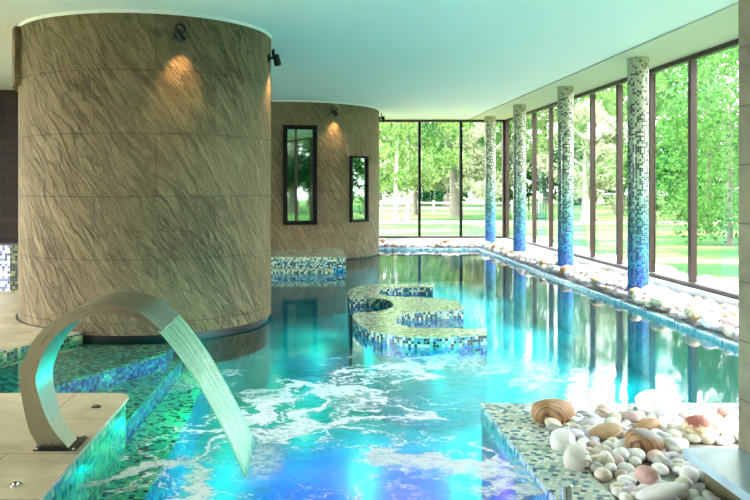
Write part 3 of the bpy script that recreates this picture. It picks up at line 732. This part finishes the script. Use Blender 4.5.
special = [ # x, y (photo centre), size px, shape, material, label, name
    (553,413,36,6,'brown','large brown wood-grained banded stone at the corner of the pebble bed','banded_stone',(1.15,.95,1.2)),
    (603,413,20,4,'orange','rounded white stone with an orange rim, behind the tan disc','pebble',(1,1,1.2)),
    (605,432,30,3,'tan','flat tan disc stone lying among the white pebbles','pebble',(1.1,1,.9)),
    (563,442,27,7,'white','large white rounded stone just below the brown banded one','pebble',(1.1,1,1)),
    (577,460,29,7,'patch','white stone with a brown banded lower corner beside the mosaic edge','banded_stone',(1.05,1,1.1)),
    (644,443,33,6,'swirl','big brown and grey stone with a swirling dark line','banded_stone',(1.05,1,1.25)),
    (655,406,40,7,'white','largest bright white boulder at the back of the pebble bed','boulder',(1,.9,1.0)),
    (697,429,27,7,'rust','cream stone with a rust red top','pebble',(1,1,1.15)),
    (725,413,19,4,'redstripe','red and white striped round stone beside the pier','banded_stone',(1,1,1.1)),
    (672,446,25,5,'white','long white egg-shaped stone leaning against the stone slab','pebble',(.85,.85,1)),
    (647,475,23,4,'pinkband','pink stone with fine rings lying on a flat white stone','banded_stone',(1,1,1)),
    (660,492,46,3,'white','broad flat white stone at the bottom edge of the picture','pebble',(1.1,.8,.7)),
    (632,418,20,1,'pink','pale pink stone left of the bright white boulder','pebble',(1,1,1)),
    (648,425,26,2,'brown','brown streaked stone in front of the bright white boulder','banded_stone',(1,.8,.8)),
]
fixed = []
for x, y, w_, si, mk, lab, nm, sc_ in special:
    zc = .065+ (w_-22)*.0012; h = CZ-zc; Y = h*F/(y-VY); X = (x-VX)/F*Y; r = w_/2*Y/F
    if 'pink stone with fine' in lab: zc += .07; h = CZ-zc; Y = h*F/(y-VY); X = (x-VX)/F*Y
    fixed.append((X, Y, zc, r))
    yaw = {'swirl': .3, 'brown': .5}.get(mk, random.uniform(0, 3))
    if si == 5: yaw = R(115)
    put_stone(nm, si, mk, (X, Y, zc), r/1.08, (random.uniform(-.3,.3), random.uniform(-.3,.3), yaw), lab, 'stone', None, 4, sc_)
slab_in = lambda x, y: (x > 1.90 and y < 4.0) or (x > 2.08 and y < 4.55)
def push(A, rad, k):
    x = A[k:,0]; y = A[k:,1]; r = rad[k:]
    m = (x+r*.8 > 1.94) & (y-r*.8 < 3.95) & (x < 2.12)
    dx = x+r*.8-1.94; dy = 3.95-(y-r*.8); mx = m & (dx < dy); my = m & ~(dx < dy)
    A[k:,0] = np.where(mx, x-dx, x); A[k:,1] = np.where(my, y+dy, y)
    x = A[k:,0]; y = A[k:,1]
    m = (x+r > 2.12) & (y-r < 4.5) & (x < 3.1)
    dx = x+r-2.12; dy = 4.5-(y-r); mx = m & (dx < dy); my = m & ~(dx < dy)
    A[k:,0] = np.where(mx, x-dx, x); A[k:,1] = np.where(my, y+dy, y)
reg = (1.425, 2.95, 3.45, 5.075, lambda x, y: not slab_in(x, y), push)
NP = 215
A, rr = settle(fixed, NP, reg, .032, .054, .02, .62, 220, 1.0, 4)
kinds = ['white','white','white','white','lilac','lilac','cream','cream','pink','grey']
cn = {'white':'white','lilac':'lilac grey','cream':'cream','pink':'pinkish','grey':'mid grey','tan':'tan'}
rs = random.Random(5)
for i in range(len(A)):
    mk = rs.choice(kinds)
    x, y, z = A[i]
    where = 'beside the stone slab' if (y < 4.15) else ('at the back of the near pebble bed' if y > 4.7 else 'in the middle of the near pebble bed')
    put_stone('pebble', rs.randrange(6), mk, (x, y, z), rr[i]*.98, (rs.uniform(-.35,.35), rs.uniform(-.35,.35), rs.uniform(0,6.28)),
              'small smooth %s pebble %s' % (cn[mk], where), 'pebble', '%s pebbles %s' % (cn[mk], where), 3)
# strip along the glazing
acc = [ # x, y px, width px, mat, label
    (628,293,15,0,'tan','tan boulder at the foot of the nearest mosaic column'), (640,300,16,2,'cream','long cream stone just in front of the nearest column'),
    (630,302,12,1,'rust','reddish brown stone right of the first column reflection, under the tan boulder'), (650,288,13,4,'redstripe','red and white striped round stone against the nearest mosaic column'),
    (684,312,18,1,'rust','large reddish brown and white stone on the strip between nearest column and pier'), (724,338,15,0,'grey','round grey stone near the pool edge beside the pier'),
    (587,281,13,0,'tan','tan stone between the second and the nearest column'), (600,280,12,0,'brown','brown banded stone between the second and the nearest column'),
    (562,265,13,1,'tan','tan stone at the foot of the second column'), (541,270,10,4,'brown','dark brown stone at the pool edge between second and third column'),
    (534,263,9,1,'brown','brown stone between second and third column, behind a darker one'), (519,258,9,0,'cream','cream stone in front of the third column'),
    (504,249,8,1,'brown','brown stone left of the third column'), (513,256,10,1,'pink','pink stone in front of the third column'),
    (447,242,8,0,'brown','brown stone under the middle pane of the back glazing'), (382,240,7,0,'brown','brown stone at the left end of the back strip'),
    (405,244,9,0,'white','pale rounded stone on the back strip near the far tower'), (480,247,8,1,'brown','brown stone near the farthest column at the corner'),
]
FX = []
for x, y, w_, si, mk, lab in acc:
    zc = .15; Y = (CZ-zc)*F/(y-VY); X = (x-VX)/F*Y; r = w_/2*Y/F
    X = min(max(X, 4.12), 4.7) if Y < 18.9 else X
    if Y > 19.0: Y = min(Y, 19.8)
    FX.append((X, Y, zc, r)); put_stone('boulder', si, mk, (X, Y, zc), r/1.05, (rs.uniform(-.2,.2), rs.uniform(-.2,.2), rs.uniform(0,3)), lab, 'stone', None, 3)
def stuffed(A0):  # keep clear of columns and accents
    x, y = A0
    for cx_ in (638,565.5,519.5,490):
        if math.hypot(x-4.34, y-F*4.34/(cx_-VX)) < .185: return False
    return all(math.hypot(x-f[0], y-f[1]) > f[3]*.8 for f in FX)
pts = []
grid = {}
def tryp(x, y, r):
    gx, gy = int(x/.1), int(y/.1)
    for a in range(gx-2, gx+3):
        for b in range(gy-2, gy+3):
            for q in grid.get((a,b), ()):
                if math.hypot(q[0]-x, q[1]-y) < (q[2]+r)*.82: return False
    grid.setdefault((gx,gy), []).append((x,y,r)); return True
rs2 = random.Random(9)
for r0, tries in ((.074,1100),(.056,7000),(.038,12000)):
    for _ in range(tries):
        if rs2.random() < .86: x = rs2.uniform(4.07, 4.81); y = rs2.uniform(6.6, 20.0)
        else: x = rs2.uniform(1.2, 4.81); y = rs2.uniform(19.07, 20.02)
        r = r0*rs2.uniform(.85, 1.15)
        if stuffed((x, y)) and tryp(x, y, r): pts.append((x, y, r))
# heap profile: a little higher in the middle
def heap(x, y): return .035+.075*math.sin(PI*min(1,max(0,(x-4.02)/.85))**.8) if y < 19 else .06
vis = sorted([p for p in pts if p[1]*1.85 > 0 and (p[0]/p[1]) < .545], key=lambda p: -(p[2]/p[1]))
NIND = 300-NP-len(acc)-14+40
ind = set(id(p) for p in vis[:NIND])
def seg(y):
    if y < 10.5: return 'between pier and nearest column'
    if y < 13.5: return 'between nearest and second column'
    return 'beyond the second column'
sv = []; sf = []; smi = []
base = [stone_bm(SHAPES[k][1], 2, SHAPES[k][0]) for k in range(6)]
bv = [[v.co.copy() for v in b.verts] for b in base]; bf = [[[v.index for v in f.verts] for f in b.faces] for b in base]
mk_list = ['cobble','lilac','cream','pink','tan','grey','brown']
wts = [12,5,4,5,2,2,2]
for p in pts:
    x, y, r = p; mk = rs2.choices(mk_list, wts)[0]; z = heap(x, y)+r*.45; rot = (rs2.uniform(-.3,.3), rs2.uniform(-.3,.3), rs2.uniform(0,6.28))
    if id(p) in ind:
        cname = {'brown':'brown banded','cobble':'white'}.get(mk, cn.get(mk, mk))
        put_stone('cobble', rs2.randrange(6), mk, (x, y, z), r, rot, '%s rounded cobble on the strip by the glazing %s' % (cname, seg(y)), 'cobble', '%s cobbles %s' % (cname, seg(y)), 3)
    else:
        k = rs2.randrange(6); from_ = len(sv)
        E = Matrix.Rotation(rot[2],3,'Z') @ Matrix.Rotation(rot[0],3,'X')
        for c in bv[k]:
            q = E @ c * r; sv.append((q.x+x, q.y+y, q.z+z))
        for f in bf[k]: sf.append([i+from_ for i in f]); smi.append(mk_list.index(mk))
me = bpy.data.meshes.new('gravel'); me.from_pydata(sv, [], sf)
for mk in mk_list: me.materials.append(SM[mk])
me.polygons.foreach_set('material_index', smi); me.polygons.foreach_set('use_smooth', [True]*len(sf)); me.update()
go = bpy.data.objects.new('gravel', me); COL.objects.link(go)
tag(go, 'bed of mixed pale pebbles along the foot of the glazing', 'gravel', kind='stuff')
# white boulders outside the glass
rs3 = random.Random(3); y = 8.9; k = 0
while y < 20.5:
    r = rs3.uniform(.13, .21)
    put_stone('garden_boulder', rs3.choice((0,1,4)), 'white', (5.22+r+rs3.uniform(0,.12), y, r*.55), r, (rs3.uniform(-.2,.2), 0, rs3.uniform(0,3)),
              'white rounded boulder on the grass just outside the right glazing', 'boulder', 'white boulders outside the right glazing', 3)
    y += r*1.9

# ------------------------------------------------------------------ garden
struct('lawn', Geo().box(5.12, 120, -60, YB+.17, -.25, -.02).box(-60, 120, YB+.17, 150, -.25, -.02).box(-60, -8.25, -60, YB+.17, -.25, -.02).box(-8.25, 5.12, -60, -3.25, -.25, -.02), MT['lawn'])
tag(bpy.data.objects['lawn'], None, None, None, 'structure')
pth = Geo().prism([(-30,33.6),(9,33.2),(60,30.5),(60,31.8),(9,35.2),(-30,35.4)], -.02, -.005).build('garden_path', MT['path']); pth['kind'] = 'structure'
LM = dict(
    lime=leafmat('bright lime leaves', (8,50,22), (104,156,76)), mid=leafmat('mid green leaves', (4,40,20), (58,122,58)),
    dark=leafmat('deep green leaves', (2,22,14), (26,80,42)), pale=leafmat('pale blossom leaves', (96,116,74), (192,194,158)),
    yellow=leafmat('yellow green leaves', (42,92,40), (140,164,92)))
def crown_mesh(name, clumps, nleaf, size, seed, m):
    rg = np.random.default_rng(seed)
    C = np.array([c[:3] for c in clumps]); S = np.array([c[3:6] for c in clumps]); vol = S.prod(1)**(2/3); idx = rg.choice(len(clumps), nleaf, p=vol/vol.sum())
    d = rg.normal(size=(nleaf,3)); d /= np.linalg.norm(d, axis=1)[:,None]; rad = rg.uniform(.45, 1.05, nleaf)[:,None]
    p = C[idx]+d*rad*S[idx]
    u = rg.normal(size=(nleaf,3)); u /= np.linalg.norm(u, axis=1)[:,None]; v = np.cross(u, rg.normal(size=(nleaf,3))); v /= np.linalg.norm(v, axis=1)[:,None]
    s = size*rg.uniform(.6, 1.3, nleaf)[:,None]
    V = np.stack([p-u*s, p-v*s*.5, p+u*s, p+v*s*.5], 1).reshape(-1,3)
    me = bpy.data.meshes.new(name); me.from_pydata(V.tolist(), [], [(4*i,4*i+1,4*i+2,4*i+3) for i in range(nleaf)]); me.materials.append(m); me.update()
    return me
def clumps_round(h0, h1, r, n, seed, cs=.30):
    rr_ = random.Random(seed); out = []
    for _ in range(n):
        t = rr_.random(); a = rr_.uniform(0, 2*PI); zz = h0+(h1-h0)*t; env = math.sin(PI*(.12+.83*t))**.6; q = r*env*math.sqrt(rr_.random())
        s = r*cs*rr_.uniform(.6, 1.2); out.append((q*math.cos(a), q*math.sin(a), zz, s, s, s*.7))
    return out
TREES = {}
def tree_proto(key, h0, h1, r, ncl, nleaf, size, m, seed): TREES[key] = crown_mesh('crown', clumps_round(h0, h1, r, ncl, seed), nleaf, size, seed, m)
tree_proto('tall_dark', 1.2, 12, 4.0, 40, 6500, .17, LM['dark'], 21)
tree_proto('tall_mid', 1.8, 11.5, 4.0, 40, 6500, .16, LM['mid'], 22)
tree_proto('lime', 2.4, 9.0, 3.4, 40, 6500, .12, LM['lime'], 23)
tree_proto('yellow', 1.5, 8.0, 2.8, 34, 5500, .11, LM['yellow'], 24)
tree_proto('pale', 1.1, 5.2, 2.0, 22, 5000, .11, LM['pale'], 25)
tree_proto('shrub', .2, 2.6, 1.7, 20, 5000, .09, LM['mid'], 26)
tree_proto('near_lime', .5, 7.0, 2.8, 84, 11000, .065, LM['lime'], 28)
BRK = {}
def tree(key, x, y, label, th, tr, lean=(0,0), pale=False, s=1.0, rot=0, name='tree', group=None, cat='tree'):
    t = empty(name, (x, y, -.02), label, cat, group)
    o = bpy.data.objects.new('crown', TREES[key]); COL.objects.link(o); o.parent = t; o.scale = (s,s,s); o.rotation_euler = (0,0,rot)
    if th:
        g = Geo(); pts = [(x+lean[0]*q*q, y+lean[1]*q*q, -.02+th*q) for q in (0,.12,.3,.55,.8,1)]
        g.tube(pts, [tr*1.5,tr*1.1,tr,tr*.85,tr*.6,tr*.3], 10)
        rr_ = random.Random(int(x*10+y))
        for _ in range(4):
            q = rr_.uniform(.4,.8); a = rr_.uniform(0,6.28); l = th*.3; b = (x+lean[0]*q*q, y+lean[1]*q*q, th*q)
            g.tube([b, (b[0]+l*.5*math.cos(a), b[1]+l*.5*math.sin(a), b[2]+l*.35), (b[0]+l*math.cos(a), b[1]+l*math.sin(a), b[2]+l*.9)], [tr*.45,tr*.3,tr*.1], 6)
        g.build('trunk', MT['bark_pale'] if pale else MT['bark'], t, True)
    return t
k = 0
bgx = [(0.5,56,'tall_dark'),(5,60,'tall_mid'),(9.5,55,'tall_dark'),(13.5,60,'tall_mid'),(18,56,'tall_dark'),(22.5,58,'tall_mid'),(27,54,'tall_dark'),(31,50,'tall_mid'),(35,56,'tall_dark'),(36,45,'tall_mid'),(40,50,'tall_mid'),(-4,60,'tall_mid'),(2,70,'tall_mid'),(12,72,'tall_dark'),(22,74,'tall_mid'),(32,70,'tall_dark'),(42,64,'tall_mid'),(-9,55,'tall_dark'),(-14,58,'tall_mid'),(-20,54,'tall_dark'),(-26,56,'tall_mid'),(-33,52,'tall_dark')]
for i, (x, y, kk) in enumerate(bgx):
    tree(kk, x, y, ('deep green' if 'dark' in kk else 'mid green')+' tall tree in the dense row closing off the garden', 9, .3, s=1.0+.12*math.sin(i*2.3), rot=i*1.1, group='tall trees at the end of the garden')
tree('lime', 7.3, 40, 'leaning tree with a curved trunk seen through the middle back panes', 6, .26, (-.9,0), s=.95)
tree('pale', 8.2, 37, 'pale blossoming low tree left of the farthest column', 2.5, .1, s=.9)
tree('pale', 5.6, 43, 'pale leafy crown beside the leaning tree', 4, .12, s=1.25, rot=1)
tree('mid' if 'mid' in TREES else 'yellow', 3.7, 35, 'slender pale trunk tree at the left of the back glazing', 5.5, .09, (.2,0), True, s=.9, rot=2)
tree('yellow', 4.35, 36, 'second slender pale trunk tree right behind the left pane', 6, .09, (-.1,0), True, s=.85, rot=4)
tree('near_lime', 10.9, 20.6, 'bright lime tree with drooping leaves outside the nearest panes', 4.5, .06, s=1.0)
tree('near_lime', 12.8, 25.5, 'lime green tree behind the drooping one outside the nearest panes', 5, .07, s=1.1, rot=2)
tree('shrub', 15.3, 35.5, 'dense round green shrub on the lawn beyond the nearest column', 0, 0, s=1.0, name='garden_shrub', cat='shrub')
tree('shrub', 17.5, 38, 'second round green shrub behind the first on the lawn', 0, 0, s=1.1, rot=2, name='garden_shrub', cat='shrub')
tree('yellow', 13.0, 37, 'yellow green tree seen between second and nearest columns', 5, .25, pale=True, s=1.05, rot=1)
tree('lime', 16.5, 30.5+12, 'lime tree behind the shrubs on the right lawn', 6, .22, s=1.0, rot=3)
tree('yellow', 10.8, 33.5+8, 'yellow green tree seen just right of the third column', 5, .2, s=1.0, rot=5)
tree('lime', 22, 42, 'lime tree at the far right of the garden', 6, .22, s=1.1, rot=2)
tree('pale', 11.4, 33, 'pale leafed small tree seen between second and third columns', 3, .12, pale=True, s=1.0, rot=3)
# trees on the side lawn, seen only as reflections in the far tower's glass
for i, (x, y, kk) in enumerate(((15,-9,'tall_dark'),(21,-4,'tall_mid'),(24,4,'tall_dark'),(28,12,'tall_mid'),(30,20,'tall_mid'),(34,28,'tall_dark'),(14,-19,'tall_mid'),(9,-28,'tall_dark'),(20,-26,'tall_dark'),(12.5,-13,'tall_dark'),(17,12.5,'tall_dark'),(16,18,'tall_dark'),(13,-22,'tall_dark'))):
    tree(kk, x, y, 'tall tree on the side lawn right of the building', 9, .3, s=.95, rot=i*1.7, group='tall trees on the side lawn')
for i in range(15):
    tree('shrub', -26+i*5.2, 66+(i%3)*1.5, 'broad green bush in the hedge behind the tall trees', 0, 0, s=2.3+.3*math.sin(i*1.9), rot=i, name='garden_shrub', cat='shrub', group='hedge behind the tall trees')
# white rail fence
fe = empty('rail_fence', (5, 45.5, -.02), 'low white rail fence crossing the garden behind the trees', 'fence')
g = Geo(); g.box(-2, 13, 45.47, 45.53, .52, .64); g.box(-2, 13, 45.47, 45.53, .22, .32); g.build('rail', MT['fence'], fe)
for i in range(11): Geo().box(-2+i*1.5-.06, -2+i*1.5+.06, 45.4, 45.46, -.02, .74).build('fence_post', MT['fence'], fe)
# dark metal gate
X, Y = 9.8, 33.9
ga = empty('garden_gate', (X, Y, -.02), 'dark metal garden gate of thin bars seen beside the second column', 'gate')
g = Geo(); g.tube([(X-.5,Y,0),(X-.5,Y,1.1),(X,Y,1.25),(X+.5,Y,1.1),(X+.5,Y,0)], .03, 6); g.tube([(X-.5,Y,.15),(X+.5,Y,.15)], .02, 6); g.tube([(X-.5,Y,.95),(X+.5,Y,.95)], .02, 6); g.build('gate_frame', MT['fdark'], ga)
for i in range(7): Geo().tube([(X-.36+i*.12,Y,.15),(X-.36+i*.12,Y,.95)], .013, 5).build('gate_bar', MT['fdark'], ga)

# ------------------------------------------------------------------ light
wd = bpy.data.worlds.new('sky'); scene.world = wd; wd.use_nodes = True
nt = wd.node_tree; bg = nt.nodes['Background']
tc = N(nt, 'ShaderNodeTexCoord'); sp_ = N(nt, 'ShaderNodeSeparateXYZ'); L(nt, tc.outputs['Generated'], sp_.inputs[0])
cc = ramp(nt, M(nt, 'ADD', M(nt, 'MULTIPLY', sp_.outputs[2], .5), .5), [(0,(.5,.55,.5,1)),(.5,(.97,.96,1,1)),(1,(.78,.86,1,1))])
L(nt, cc, bg.inputs[0]); bg.inputs[1].default_value = 4.3
sd = bpy.data.lights.new('sun', 'SUN'); sd.energy = 2.7; sd.angle = R(1.5); sd.color = (1,.97,.93)
so_ = bpy.data.objects.new('sun', sd); COL.objects.link(so_); so_.rotation_euler = Vector((-.68,.20,-.75)).to_track_quat('-Z','Y').to_euler()
def portal(name, loc, rot, sx, sy):
    d_ = bpy.data.lights.new(name, 'AREA'); d_.shape = 'RECTANGLE'; d_.size = sx; d_.size_y = sy; d_.cycles.is_portal = True
    o = bpy.data.objects.new(name, d_); COL.objects.link(o); o.location = loc; o.rotation_euler = rot
portal('daylight_portal', (XW+.14, 8.6, 1.7), (0, R(90), 0), 3.2, 23.2)
portal('daylight_portal', (-8.25, 6, 1.65), (0, R(-90), 0), 3.2, 11.3)
portal('daylight_portal', (2.75, YB+.14, 1.7), (R(-90), 0, 0), 4.4, 3.2)
def pool_lamp(x, y, z, col, e, r=.1, kind='SPOT'):
    d_ = bpy.data.lights.new('underwater_lamp', kind); d_.energy = e; d_.color = col; d_.shadow_soft_size = r
    if kind == 'SPOT': d_.spot_size = R(172); d_.spot_blend = 1
    o = bpy.data.objects.new('underwater_lamp', d_); COL.objects.link(o); o.location = (x, y, z)
LAMPS = [(-.3,6.3,(.0,.06,1),16),(.2,6.1,(.01,.02,1),30),(.6,6.0,(.8,.0,.8),60),(.95,4.7,(1,.02,.7),40),(.1,5.2,(.02,.04,1),12),(1.0,6.4,(.3,.02,1),16),(-.8,6.3,(0,.9,.35),14),(-.8,7.7,(0,1,.45),20),(-.1,8.6,(0,1,.5),24),(-.55,4.9,(0,.8,.5),6),
         (.5,7.8,(0,.95,.6),16),(1.8,7.2,(0,.9,.8),26),(2.6,6.8,(0,.9,.85),50),(3.5,6.6,(0,.9,.85),50),(2.2,8.2,(0,.92,.85),80),(3.3,8.9,(0,.9,.88),70),(2.5,10.4,(0,.9,.88),70),(3.3,12,(0,.9,.88),60),(2.2,13.4,(0,.9,.85),55),(3.2,15.2,(0,.9,.85),50),(2.0,17,(0,.92,.8),50),
         (.9,14.0,(0,.92,.75),40),(.1,12.0,(0,.95,.7),36),(0,10.1,(.02,.5,.9),20),(-.5,10.8,(0,.9,.6),20),(-1.6,12.6,(0,.6,1),24)]
for x, y, e in ((1.35,6.85,9),(.45,6.9,5)): pool_lamp(x, y, -.4, (0,.9,.75), e, .08, 'POINT')
for x, y in ((-.75,5.9),(-.8,7.0)):
    pool_lamp(x, y, -.1, (0,.85,.7), 4, .05, 'POINT')

for x, y, c, e in LAMPS: pool_lamp(x, y, -.1, c, e*.72)

# ------------------------------------------------------------------ camera
cd = bpy.data.cameras.new('camera'); cam = bpy.data.objects.new('camera', cd); COL.objects.link(cam)
cam.location = (0,0,CZ); cam.rotation_euler = (R(90),0,0); cd.sensor_width = 36; cd.lens = F/750*36
cd.shift_x = (375-VX)/750; cd.shift_y = -(250-VY)/750; cd.clip_end = 500
scene.camera = cam
vs = scene.view_settings; vs.view_transform = 'Standard'; vs.look = 'None'; vs.gamma = 1; vs.exposure = 2.15; vs.use_curve_mapping = False
scene.cycles.max_bounces = 10; scene.cycles.transparent_max_bounces = 16; scene.cycles.diffuse_bounces = 5; scene.cycles.glossy_bounces = 5
scene.cycles.caustics_reflective = False; scene.cycles.caustics_refractive = False; scene.cycles.sample_clamp_indirect = 8
